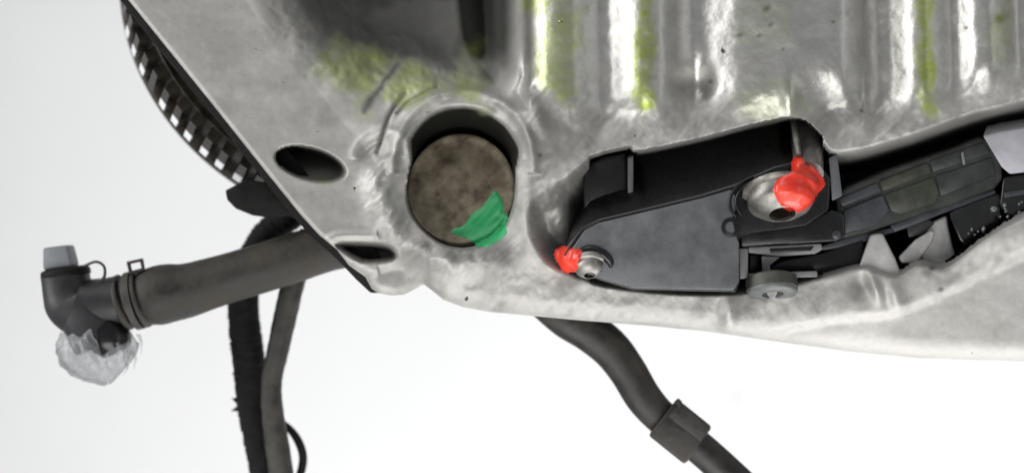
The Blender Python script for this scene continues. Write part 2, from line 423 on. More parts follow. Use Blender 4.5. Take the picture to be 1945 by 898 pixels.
    H = H*(1-bore)+(-115+0.5*(Y-300)*(Y > 300))*bore
    H = np.where(ei < 0.97, -130.0, H)
    hood = np.exp(-((ell(X, Y, 880, 318, 134, 146)-1)/0.07)**2)*(Y < 330); H = H+hood*12
    # --- holes in the flange
    eh = ell(X, Y, 590, 313, 70, 32, 15); hole = sstep(1.03, 0.80, eh); H = H-hole*(50+1.9*(338-Y))
    pk = smooth_poly([(636, 464), (690, 460), (742, 466), (752, 492), (700, 500), (672, 492)], 5)
    spk = sdpoly(X, Y, pk)[0]; H = H-sstep(2, -14, spk)*80
    H = H+7*np.exp(-((spk-14)/8)**2)*(X < 720)
    ear = sstep(-30, 8, Y-np.interp(X, [640, 700, 800], [505, 518, 500]))*(X < 815)*(X > 640); H = H-ear*22
    # soften the saw edge of the steep slot walls
    sm = (sstep(1560, 1600, X)*sstep(370, 400, Y))
    for _ in range(4):
        q = np.pad(H, 1, 'edge'); H = H*(1-sm)+sm*(q[:-2, 1:-1]+q[2:, 1:-1]+q[1:-1, :-2]+q[1:-1, 2:]+2*q[1:-1, 1:-1])/6
    # rounded outline
    e = np.clip(-sd, 0, 60); rl = np.where((X < 680) & (Y < 500), 9.0, np.interp(X, [800, 900], [20.0, 40.0]))
    t = np.clip(1-e/rl, 0, 1); H = H-rl*(1-np.sqrt(np.clip(1-t*t, 0, 1)))
    H = H+diag*1.2*sstep(600, 760, X)*(1-0.8*ribm*fade)+fine*0.4

    # ---- stains, with shade of hollows and green rib reflections painted in
    grime_shade = 0.76*sstep(0.05, 0.6, rec_mask)*sstep(-0.40, 0.25, 0.6*fbm(wx, wy, 110, 40)+0.8*sstep(175, 60, Y)-0.2+0.8*colm)  # recess and column: oil, with their dark reflections painted in
    grime_shade = np.maximum(grime_shade, colm*sstep(200, 90, Y)*1.2*rec_mask)
    grime_shade = np.maximum(grime_shade, 0.93*sstep(740, 900, wx+0.3*(wy-80))*sstep(1002, 955, X)*sstep(205, 90, wy))
    grime_shade = np.maximum(grime_shade, 0.9*sstep(0.1, 0.9, rec_mask)*sstep(150, -30, wy+70*big))
    grime_shade = np.maximum(grime_shade, 0.985*sstep(0.0, 0.12, bore)*sstep(370, 320, Y+0.25*(900-X)))  # oil and shade painted together on the upper bore wall
    grime_shade = np.maximum(grime_shade, 0.3*sstep(0.0, 0.3, bore))
    grime_shade = np.maximum(grime_shade, 0.80*hole*sstep(345, 312, Y)); grime_shade = np.maximum(grime_shade, 0.7*sstep(0, -14, spk)*sstep(500, 478, Y))  # shade of the hole's upper wall painted in
    grime_shade = np.maximum(grime_shade, pm*np.interp(X, [1060, 1110, 1480, 1520], [0.45, 0.8, 0.8, 0.97])*np.clip(1-1.2*np.exp(-(ell(X, Y, 1052, 392, 34, 70, -18)**2)**1.5), 0, 1))  # shade of the pocket and overhung slot painted in
    grime_shade = np.maximum(grime_shade, 0.42*sstep(-0.05, 0.7, fbm(U, V*1.7, 70, 33)+0.4*big)*sstep(560, 760, X)*(1-bel)*(1-0.5*ribm*fade))
    brown = np.exp(-(polydist(wx, wy, [(748, 125), (735, 150), (712, 178), (690, 205)])/11)**2); grime_shade = np.maximum(grime_shade, 0.75*brown)
    grime_shade = np.maximum(grime_shade, 0.8*np.exp(-(scratch/5)**2)); grime_shade = np.maximum(grime_shade, 0.6*np.exp(-(scr2/4)**2))
    for cx, cy, r in ((1455, 18, 9), (1462, 48, 6), (1408, 70, 7), (1440, 70, 5), (1585, 42, 5), (1482, 98, 4), (1905, 35, 14), (1630, 208, 5), (1352, 155, 5), (1766, 140, 4), (1838, 57, 4), (1028, 298, 8), (1765, 513, 7), (1785, 545, 6)):
        grime_shade = np.maximum(grime_shade, 0.85*np.exp(-(ell(wx, wy, cx, cy, r*1.2, r*0.8, -30))**2))
    nd = fbm(U, V*1.6, 60, 90)
    for cx, cy, rx, ry, r_, k in ((1035, 235, 62, 120, -12, 0.42), (1150, 265, 120, 42, -12, 0.34), (690, 225, 110, 34, 10, 0.26), (1320, 235, 90, 34, -8, 0.30), (1580, 215, 70, 50, 0, 0.32), (1720, 225, 120, 34, -12, 0.30), (790, 430, 90, 70, 30, 0.22), (400, 60, 150, 60, 50, 0.16), (970, 480, 80, 40, -30, 0.2), (1560, 555, 110, 28, -10, 0.24), (1780, 500, 60, 26, -20, 0.2)):
        grime_shade = np.maximum(grime_shade, k*sstep(1.35, 0.3, ell(X, Y, cx, cy, rx, ry, r_)+1.1*nd))  # dirt blobs; those at the rib feet are painted shade
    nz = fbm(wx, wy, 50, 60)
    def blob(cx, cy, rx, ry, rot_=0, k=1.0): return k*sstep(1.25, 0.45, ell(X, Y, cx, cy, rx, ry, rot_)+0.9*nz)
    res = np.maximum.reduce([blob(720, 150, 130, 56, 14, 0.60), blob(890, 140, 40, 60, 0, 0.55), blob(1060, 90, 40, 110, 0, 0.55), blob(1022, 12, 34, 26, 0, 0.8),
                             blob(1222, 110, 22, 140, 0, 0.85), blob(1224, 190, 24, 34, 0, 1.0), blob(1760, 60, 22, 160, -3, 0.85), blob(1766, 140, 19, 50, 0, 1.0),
                             blob(1905, 50, 26, 60, 0, 0.3), blob(1470, 190, 60, 60, 0, 0.22), blob(1440, 40, 60, 60, 0, 0.15), blob(612, 345, 30, 12, 12, 0.3)])  # coolant stain in the recess, green reflections painted on the ribs
    res = res*(1-np.clip(brown, 0, 1))*(1-0.8*np.clip(colm*2*rec_mask, 0, 1)); grime_shade = grime_shade*(1-0.75*np.clip(res, 0, 1)*(X < 1000))
    polish = np.clip(ribm*fade+0.2, 0, 1)

    # ---- part ids per vertex
    pid = np.full(X.shape, 0)                                   # 0 flange
    pid[(rec_mask > 0.04) & (X < 1006) & (Y < 222)] = 1         # bell recess wall
    pid[(X > 985) & (Y < 320) & (pid == 0)] = 2                 # upper wall
    bounds = [(1006, 1142), (1142, 1314), (1314, 1666), (1666, 1808), (1808, 1940), (1940, 2090), (2090, 2270), (2270, 2700)]
    for k, (a, b_) in enumerate(bounds):
        xs_ = X-shear*np.where(X > 1640, 1.0, 0.3)
        pid[(xs_ >= a) & (xs_ < b_) & (fade > 0.35)] = 10+k
    pid[(pid == 0) & (X > 800) & (Y < 250)] = 1
    pid[(ell(X, Y, 880, 348, 172, 172) < 1.0) & (X < 995) & (Y > 190)] = 3      # plug boss
    pid[(Y > 430) & (pid == 0) & (X > 815)] = 4
    pid[(pid == 2) & (X < 1006) & (Y < -200)] = 1; pid[(pid == 2) & (X > 2120)] = 4
    pid[(Y > 316) & (X > 960) & (pid != 3)] = 4                 # lower flank
    pid[(Y > crease+4) & (X > 1420)] = 5                         # smooth belly
    pid[(pm > 0.5)] = 6                                          # pocket floor

    # ---- snap border to the outline, build faces
    out_near = (sd > 0) & (sd < st*1.5)
    Xs = np.where(out_near, qx, X); Ys = np.where(out_near, qy, Y)
    ok = sd < st*1.5
    kf = (D-H)/D
    VX = (Xs-CX)*kf*S; VZ = (CY-Ys)*kf*S; VY = -H*S
    co = np.stack([VX, VY, VZ], -1)
    gu = np.gradient(co, axis=1); gv = np.gradient(co, axis=0)
    nr = np.cross(gu, gv); nr /= np.maximum(np.linalg.norm(nr, axis=-1, keepdims=True), 1e-12)
    nr = np.where(nr[..., 1:2] > 0, -nr, nr)
    nyg, nxg = X.shape
    idx = np.arange(nyg*nxg).reshape(nyg, nxg)
    a = idx[:-1, :-1]; b = idx[:-1, 1:]; c = idx[1:, 1:]; d = idx[1:, :-1]
    inn = sd <= 0
    keep = ok[:-1, :-1] & ok[:-1, 1:] & ok[1:, 1:] & ok[1:, :-1] & (inn[:-1, :-1] | inn[:-1, 1:] | inn[1:, 1:] | inn[1:, :-1])
    F = np.stack([a, d, c, b], -1)[keep]; FP = pid[:-1, :-1][keep]
    co_f = co.reshape(-1, 3); nr_f = nr.reshape(-1, 3)
    attrs = {'grime_shade': np.clip(grime_shade, 0, 1).ravel(), 'residue_reflection': np.clip(res, 0, 1).ravel(), 'polish': polish.ravel()}

    root = empty('engine_casing', P(972, 690, -60), 'cast aluminium engine casing with vertical ribs and a green daubed round plug', 'engine casing')
    names = {0: 'flange', 1: 'bell_wall', 2: 'upper_wall', 3: 'plug_boss', 4: 'lower_flank', 5: 'belly', 6: 'pocket_floor', 10: 'rib', 11: 'rib', 12: 'rib', 13: 'rib', 14: 'rib', 15: 'rib', 16: 'rib', 17: 'rib'}
    labels = {11: 'narrow rib with a green reflection painted down its crest', 12: 'broad flat rib above the black module', 13: 'narrow rib with a bright green yellow reflection painted on',
              1: 'oily hollow with dark reflections painted in, with green residue at its foot', 5: 'smooth pale underside', 3: 'rough pale boss round the plug'}
    for k, nm in names.items():
        f = F[FP == k]
        if not len(f): continue
        used, inv = np.unique(f.ravel(), return_inverse=True)
        me = bpy.data.meshes.new(nm)
        me.vertices.add(len(used)); me.vertices.foreach_set('co', co_f[used].ravel())
        nf = len(f); me.loops.add(nf*4); me.loops.foreach_set('vertex_index', inv.astype(np.int32).ravel())
        me.polygons.add(nf); me.polygons.foreach_set('loop_start', np.arange(0, nf*4, 4, dtype=np.int32))
        me.update(calc_edges=True)
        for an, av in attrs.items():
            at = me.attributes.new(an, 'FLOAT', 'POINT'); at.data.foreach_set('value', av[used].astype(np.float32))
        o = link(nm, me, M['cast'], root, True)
        me.normals_split_custom_set_from_vertices(nr_f[used].tolist())
        if k in labels: o['label'] = labels[k]
    # edge wall behind the outline, so that the casting has thickness
    cnt = {}
    for q in F.tolist():
        for i in range(4):
            e_ = (q[i], q[(i+1) % 4]); cnt[(min(e_), max(e_))] = cnt.get((min(e_), max(e_)), 0)+1
    be = [e_ for e_, n_ in cnt.items() if n_ == 1]
    bm = bmesh.new(); fr = {}; bk = {}
    for i, j in be:
        for v in (i, j):
            if v not in fr:
                p = Vector(co_f[v]); fr[v] = bm.verts.new(p); bk[v] = bm.verts.new(p+Vector((0, 75*S, 0)))
        bm.faces.new((fr[i], fr[j], bk[j], bk[i]))
    bm_link('rim_edge', bm, M['cast'], root, True)
    return root
engine = casting()
# ------------------------------------------------------------------ core plug with its green paint
def paint_patch(name, pts, h, mat, parent, on, lift=2.0, seed=0, bulge=3.0, blur=4, streak=1.6):
    """a daub of paint lying on the surfaces of the objects in `on`: irregular outline, brush ridges"""
    from mathutils.bvhtree import BVHTree
    vs_, fs_ = [], []
    for o in on:
        k = len(vs_); vs_ += [v.co.copy() for v in o.data.vertices]; fs_ += [[k+i for i in p.vertices] for p in o.data.polygons]
    tree = BVHTree.FromPolygons(vs_, fs_)
    poly = smooth_poly(pts, 5)
    xs = [p[0] for p in poly]; ys = [p[1] for p in poly]
    st = 2.5
    gx = np.arange(min(xs)-st, max(xs)+st*2, st); gy = np.arange(min(ys)-st, max(ys)+st*2, st)
    X, Y = np.meshgrid(gx, gy)
    wob = 2.0*fbm(X, Y, 14, 80+seed, 3)
    sd, qx, qy = sdpoly(X, Y, poly); sd = sd+wob
    ok = sd < st*0.8
    h0 = np.zeros(X.shape); eye = Vector((0, -D*S, 0))
    for i in range(X.shape[0]):
        for j in range(X.shape[1]):
            d = (P(X[i, j], Y[i, j], 0)-eye).normalized()
            hit = tree.ray_cast(eye, d)
            h0[i, j] = -hit[0].y/S if hit[0] is not None else h
    h0 = np.maximum(h0, h)
    for _ in range(blur):
        q = np.pad(h0, 1, 'edge'); h0 = np.maximum(h0, (q[:-2, 1:-1]+q[2:, 1:-1]+q[1:-1, :-2]+q[1:-1, 2:]+q[1:-1, 1:-1])/5)
    rot = math.radians(42); U = X*math.cos(rot)-Y*math.sin(rot); V = X*math.sin(rot)+Y*math.cos(rot)
    inn = np.clip(-sd, 0, 60)
    Hh = h0+np.where(sd < 0, lift*np.clip(inn/4, 0, 1)+bulge*(1-np.exp(-inn/14))+streak*fbm(U*0.4, V*2.4, 20, 70+seed, 3)*np.clip(inn/6, 0, 1), -0.5)
    bm = bmesh.new(); V_ = {}
    def vert(i, j):
        if (i, j) not in V_: V_[(i, j)] = bm.verts.new(P(X[i, j], Y[i, j], Hh[i, j]))
        return V_[(i, j)]
    for i in range(len(gy)-1):
        for j in range(len(gx)-1):
            c = [(i, j), (i+1, j), (i+1, j+1), (i, j+1)]
            if all(ok[q] for q in c): bm.faces.new([vert(*q) for q in c])
    return bm_link(name, bm, mat, parent, True)

def core_plug():
    c = P(876, 359, -48)
    o = lathe('core_plug', c, (0, -0.94, 0.34), [(116, -16), (116, 2), (113, 6), (107, 6), (103, 3), (92, 2), (40, 4), (0, 5)], M['plug'], engine, 56, sx=0.91)
    o['label'] = 'round brown plug sunk in the boss'
    casts = [q for q in engine.children if q.name.split('.')[0] in ('plug_boss', 'lower_flank')]
    p = paint_patch('paint_mark', [(940, 362), (950, 372), (957, 390), (955, 402), (964, 410), (960, 428), (962, 442), (948, 456), (928, 468), (908, 467), (900, 460), (884, 452), (862, 444), (858, 436), (880, 428), (892, 412), (915, 392), (930, 374)], -60, M['green'], o, [o]+casts, 2, 1, 2, 3, 3.2)
    p['label'] = 'green paint daub'
core_plug()

# dark adapter plate behind the flange, its edge standing for the gap's shadow too
pl = prism('adapter_plate', [(-104, -400), (236, 10), (300, 92), (400, 214), (490, 328), (548, 402), (585, 442), (640, 492), (676, 530), (704, 556), (730, 556), (720, 480), (640, 400), (520, 250), (400, 100), (300, -40), (180, -200), (20, -400)],
           -30, None, -62, M['black_plate'], engine, 3)
pl['label'] = 'thin black plate behind the flange edge, standing for the shadow gap too'
gl = prism('guard_lip', [(428, 362), (432, 380), (448, 396), (480, 409), (515, 414), (548, 410), (572, 420), (590, 440), (560, 388), (520, 350), (470, 340)], -64, None, -120, M['black_plate'], engine, 6)
# fins standing off the lower flank
def fin(front, hf, back, hb):
    return prism('gusset_fin', front, hf, back, hb, M['fin'], engine, 6, 3)
M['fin'] = simple('cast_fin', (0.40, 0.39, 0.375), (0.58, 0.57, 0.55), (0.45, 0.6), 0.45, 160, 0.4, 900)
fin([(1652, 446), (1676, 442), (1700, 490), (1722, 545), (1704, 552), (1668, 540), (1628, 515)], 30, [(1652, 446), (1676, 442), (1700, 490), (1722, 545), (1704, 552), (1668, 540), (1628, 515)], -140)
fin([(1738, 455), (1768, 437), (1776, 440), (1770, 462), (1740, 500), (1712, 500), (1706, 488)], 10, None, -150)
fin([(1764, 424), (1798, 408), (1800, 428), (1810, 470), (1830, 520), (1770, 520), (1742, 480)], -10, None, -160)
fin([(1800, 516), (1866, 462), (1900, 442), (1960, 418), (1960, 480), (1860, 492)], 30, None, -120)

# ------------------------------------------------------------------ flywheel with ring gear behind the flange
def flywheel():
    tau = math.radians(28)
    k = Vector((0.776, 0, 0.631))                 # image up-right (world x,z)
    n = (k*math.sin(tau)+Vector((0, -1, 0))*math.cos(tau)).normalized()
    R = 520.0
    c = P(716, -42, -312)
    root = empty('flywheel', c, 'oily dark steel flywheel with toothed rim behind the flange', 'flywheel')
    lathe('disc', c, n, [(0, -30), (R-150, -30), (R-140, -150), (R-9, -150), (R-6, -147), (R-6, -132), (R-9, -128), (R-36, -124), (R-36, 8), (R-120, 8), (R-130, -8), (0, -8)], M['steel_dark'], root, 144)
    ring = lathe('ring_gear', c, n, [(R-40, -124), (R-24, -124), (R-21, -120), (R-22, -20), (R-24, -16), (R-40, -16), (R-40, -124)], M['steel_dark'], root, 144)
    u = k - n*k.dot(n); u.normalize(); v = n.cross(u)
    T = 78
    bm = bmesh.new()
    w0, w1 = 14.0, 8.5
    # one tooth in local axes: x radial, y tangential, z axial
    r0, r1, z0, z1 = R-25, R+1, -112, -22
    def q(x, y, z): return bm.verts.new(Vector((x, y, z))*S)
    A = [q(r0, -w0, z0), q(r0, w0, z0), q(r1, w1, z0+3), q(r1, -w1, z0+3)]
    C = [q(r0, -w0, z0+34), q(r0, w0, z0+34), q(r1, w1+1, z0+34), q(r1, -w1-1, z0+34)]
    B = [q(r0, -w0, z1), q(r0, w0, z1), q(r1, w1, z1-4), q(r1, -w1, z1-4)]
    bm.faces.new(A[::-1]); bm.faces.new(B)
    for L0, L1 in ((A, C), (C, B)):
        for i in range(4):
            j = (i+1) % 4; f = bm.faces.new((L0[i], L0[j], L1[j], L1[i]))
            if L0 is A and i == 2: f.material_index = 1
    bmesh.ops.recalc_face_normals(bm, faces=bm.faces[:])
    me = bpy.data.meshes.new('gear_tooth'); bm.to_mesh(me); bm.free(); me.materials.append(M['tooth']); me.materials.append(M['tooth_glint'])
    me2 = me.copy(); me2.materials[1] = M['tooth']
    base = Matrix((u, v, n)).transposed().to_4x4()
    for i in range(T):
        a = 2*math.pi*i/T
        o = bpy.data.objects.new('gear_tooth', me if random.random() < 0.7 else me2); COL.objects.link(o); o.parent = ring
        o.matrix_basis = Matrix.Translation(c) @ base @ Matrix.Rotation(a+random.uniform(-0.004, 0.004), 4, 'Z')
flywheel()

# ------------------------------------------------------------------ coolant hose with elbow
def hose():
    root = empty('coolant_hose', P(400, 540, -110), 'thick dusty black hose with elbow end sticking out left of the flange', 'hose')
    h = -112
    tube('tube', [(668, 462, h, 44), (620, 470, h, 46), (560, 489, h, 47), (500, 508, h, 47), (440, 526, h, 47), (390, 541, h, 49), (352, 552, h, 52), (318, 557, h, 56), (296, 562, h, 56), (280, 566, h, 52), (272, 568, h, 48)], M['rubber'], root, 36, 8, jit=0.004)
    # corrugations
    for x, y, r in ((268, 568, 54), (251, 571, 53), (234, 574, 53)):
        tube('corrugation', [(x+8, y-2, h, r-9), (x+5, y-1, h, r), (x-3, y+1, h, r), (x-6, y+2, h, r-9)], M['rubber'], root, 32, 4)
    tube('neck', [(280, 566, h, 44), (225, 577, h, 44)], M['elbow'], root, 32, 6)
    e = tube('elbow', [(230, 573, h, 50), (205, 578, h, 51), (180, 582, h, 53), (156, 584, h, 55), (138, 574, h, 52), (130, 556, h, 47), (126, 536, h, 45), (124, 522, h, 45)], M['elbow'], root, 36, 8)
    e['label'] = 'smooth charcoal plastic elbow'
    tube('outlet', [(160, 582, h+6, 50), (172, 610, h+6, 52), (186, 640, h+6, 52), (192, 652, h+6, 50)], M['elbow'], e, 32, 6)
    ax = P(124, 500, h)-P(128, 530, h)
    tube('outlet_mouth', [(198, 630, h+16, 40), (214, 650, h+20, 38), (222, 664, h+22, 30)], M['module_black'], e, 28, 5)
    cp = lathe('cap_rim', P(125, 519, h), ax, [(0, 12), (36, 12), (46, 8), (48, 3), (48, -4), (44, -8)], M['black_plate'], e, 36)
    # pale grey square plug standing in the cap
    t = ax.normalized(); s = t.cross(Vector((0, 1, 0))).normalized()
    c0 = P(116, 503, h+4)
    bm = bmesh.new(); rings = []
    for z, w in ((-6, 27), (4, 27), (34, 24), (37, 22)):
        rings.append([bm.verts.new(c0+t*z*S+s*w*S*a+Vector((0, 1, 0))*w*S*b) for a, b in ((-1, -1), (1, -1), (1, 1), (-1, 1))])
    bm.faces.new(rings[0][::-1]); bm.faces.new(rings[-1])
    for a, b in zip(rings, rings[1:]):
        for i in range(4):
            bm.faces.new((a[i], a[(i+1) % 4], b[(i+1) % 4], b[i]))
    bm_link('plug', bm, M['grey_cap'], cp, True, 3)
    tube('tether', [(160, 505, h+20, 2.6), (182, 497, h+26, 2.6), (197, 505, h+26, 2.6), (199, 522, h+26, 3), (192, 534, h+24, 2.6)], M['elbow'], e, 8, 6)
    # clamp with its square buckle
    cl = tube('clamp', [(262, 569, h, 56), (250, 572, h, 56)], M['rubber_grey'], root, 36, 3)
    bm = bmesh.new()
    fr = [(240, 497), (272, 490), (276, 514), (246, 522)]
    ins = [(248, 501), (266, 497), (269, 509), (251, 514)]
    def loop(pts, hh): return [bm.verts.new(P(x, y, hh)) for x, y in pts]
    a, b = loop(fr, h+30), loop(ins, h+30); a2, b2 = loop(fr, h-10), loop(ins, h-10)
    for i in range(4):
        j = (i+1) % 4
        bm.faces.new((a[i], a[j], b[j], b[i])); bm.faces.new((a2[i], a2[j], b2[j], b2[i]))
        bm.faces.new((a[i], a[j], a2[j], a2[i])); bm.faces.new((b[i], b[j], b2[j], b2[i]))
    bm_link('buckle', bm, M['socket'], cl, False, 1.5, 1)
hose()

# crumpled clear film bunched round the elbow outlet
def film():
    bm = bmesh.new(); rnd = random.Random(4)
    h = -104; nu = 120
    c = catmull([(160, 616, 0, 40), (166, 634, 0, 52), (176, 656, 0, 62), (186, 680, 0, 60), (196, 702, 0, 44), (202, 718, 0, 22), (205, 728, 0, 5)], 5)
    rows = []
    for i, p in enumerate(c):
        row = []; w = min(1.0, i/6)
        for k in range(nu):
            a = 2*math.pi*k/nu
            f = 1+w*(0.07*math.sin(3*a+i*0.16+1)+0.06*math.sin(7*a-i*0.22)+0.045*math.sin(13*a+i*0.35)+0.025*math.sin(29*a-i*0.5))+rnd.uniform(-0.012, 0.012)
            r = p[3]*f
            row.append(bm.verts.new(P(p[0]+r*math.sin(a)*1.1, p[1]-0.34*r*math.sin(a)+3*math.sin(9*a+i), h+r*math.cos(a))))
        rows.append(row)
    for i, (a, b) in enumerate(zip(rows, rows[1:])):
        for k in range(nu):
            ang = 2*math.pi*k/nu
            lim = 13+4*math.sin(5*ang)+2*math.sin(17*ang)
            if 0.15 < ang < 1.5 and i < lim: continue        # torn open in front of the outlet mouth
            j = (k+1) % nu
            bm.faces.new((a[k], a[j], b[j], b[k]))
    # loose wisps on the torn edge
    for x, y, dx, dy, w in ((262, 634, 10, 44, 9), (252, 668, 6, 36, 10), (240, 690, -4, 26, 8), (130, 640, -12, 34, 8)):
        prev = None
        for t in range(7):
            u = t/6; q = [bm.verts.new(P(x+dx*u+s_*w*(1-u)*0.5+3*math.sin(u*5), y+dy*u, h+20+10*math.sin(u*4))) for s_ in (-1, 1)]
            if prev: bm.faces.new((prev[0], prev[1], q[1], q[0]))
            prev = q
    o = bm_link('plastic_film', bm, M['film'], None, True)
    setp(o, 'torn crumpled clear plastic film bunched under the hose elbow', 'plastic film')
film()

# ------------------------------------------------------------------ cables
def cables():
    h = -215
    t = empty('taped_cable', P(470, 600, h), 'black cloth taped wiring loom hanging behind the hose', 'cable')
    tube('loom', [(585, 380, h+20, 24), (548, 412, h+16, 27), (512, 440, h+6, 28), (488, 475, h, 28), (468, 520, h, 28), (462, 580, h, 29), (467, 640, h, 30), (474, 700, h, 30), (477, 760, h, 28), (487, 820, h, 27), (498, 880, h, 26), (508, 950, h, 26), (512, 1010, h, 26)], M['tape'], t, 26, 16, jit=0.06)
    bm = bmesh.new(); rnd = random.Random(2)
    for (x, y, dx, dy) in ((452, 772, -14, 8), (448, 765, -9, -10), (446, 705, -6, 6), (436, 600, -6, 4), (441, 655, -6, 8), (466, 470, -4, 10), (520, 424, 6, -6)):
        v = [bm.verts.new(P(x+8, y-9, h+4)), bm.verts.new(P(x+8, y+9, h+4)), bm.verts.new(P(x+dx, y+dy, h+8)), bm.verts.new(P(x+8, y, h-8))]
        bm.faces.new((v[0], v[1], v[2])); bm.faces.new((v[1], v[3], v[2])); bm.faces.new((v[3], v[0], v[2])); bm.faces.new((v[0], v[3], v[1]))
    bm_link('loose_tape_end', bm, M['tape'], t)
    g = empty('grey_sleeve_cable', P(530, 700, h+40), 'dusty grey sleeved cable hanging beside the taped loom', 'cable')
    tube('sleeve', [(590, 440, h+45, 20), (572, 490, h+45, 21), (556, 540, h+45, 22), (542, 600, h+45, 22), (529, 660, h+45, 21), (517, 715, h+45, 20), (516, 760, h+45, 20), (522, 815, h+45, 22), (530, 870, h+45, 23), (538, 930, h+45, 23), (542, 1010, h+45, 23)], M['rubber_grey'], g, 26, 10, jit=0.03)
    w = tube('thin_wire', [(530, 800, h+10, 7), (548, 812, h+14, 7), (565, 834, h+14, 8), (575, 862, h+14, 8), (573, 890, h+14, 8), (560, 925, h+14, 8), (540, 960, h+14, 8)], M['tape'], None, 16, 8)
    setp(w, 'thin black wire looping out from the grey sleeve at the bottom edge', 'wire')
    hb = -120
    r = empty('clipped_cable', P(1200, 700, hb), 'flat brownish black cable curving from under the casing through a clip', 'cable')
    c = tube('jacket', [(1020, 560, hb, 34), (1075, 603, hb, 38), (1118, 628, hb, 39), (1160, 662, hb, 38), (1192, 704, hb, 36), (1222, 754, hb, 35), (1256, 792, hb, 33), (1300, 826, hb, 32), (1350, 868, hb, 32), (1400, 915, hb, 33), (1480, 990, hb, 33)], M['band'], r, 30, 10, flat=0.62)
    # clip: a folded sleeve wrapped round the cable
    A, B, C, Dd = (1286, 756), (1353, 810), (1301, 882), (1231, 826)
    bm = bmesh.new()
    prism('', [A, B, C, Dd], hb+36, [A, B, C, Dd], hb-30, bm=bm)
    s = bm_link('clip_sleeve', bm, M['band'], r, True, 7, 3)
    prism('clip_fold', [(1281, 762), (1288, 755), (1296, 762), (1290, 776)], hb+42, None, hb-20, M['rubber'], s, 2)
    prism('clip_tongue', [(1290, 762), (1350, 811), (1330, 838), (1268, 790)], hb+41, None, hb+30, M['rubber_grey'], s, 3)
cables()
# ------------------------------------------------------------------ black sensor module
def bolt(parent, c, axis, rw, rh, name='bolt', label=None, mats=('bolt', 'socket'), head=20, dome=10):
    o = lathe(name, P(*c), axis, [(rw*0.9, -6), (rw, -3), (rw, 3), (rw*0.93, 6), (rh, 7), (rh, head-4), (rh*0.9, head+dome*0.3), (rh*0.62, head+dome*0.8), (rh*0.40, head+dome)], M[mats[0]], parent, 40)
    lathe('socket', P(*c), axis, [(rh*0.40, head+dome), (rh*0.37, head+dome-2), (rh*0.34, head-6), (0, head-7)], M[mats[1]], o, 6, smooth=False)
    if label: o['label'] = label
    return o

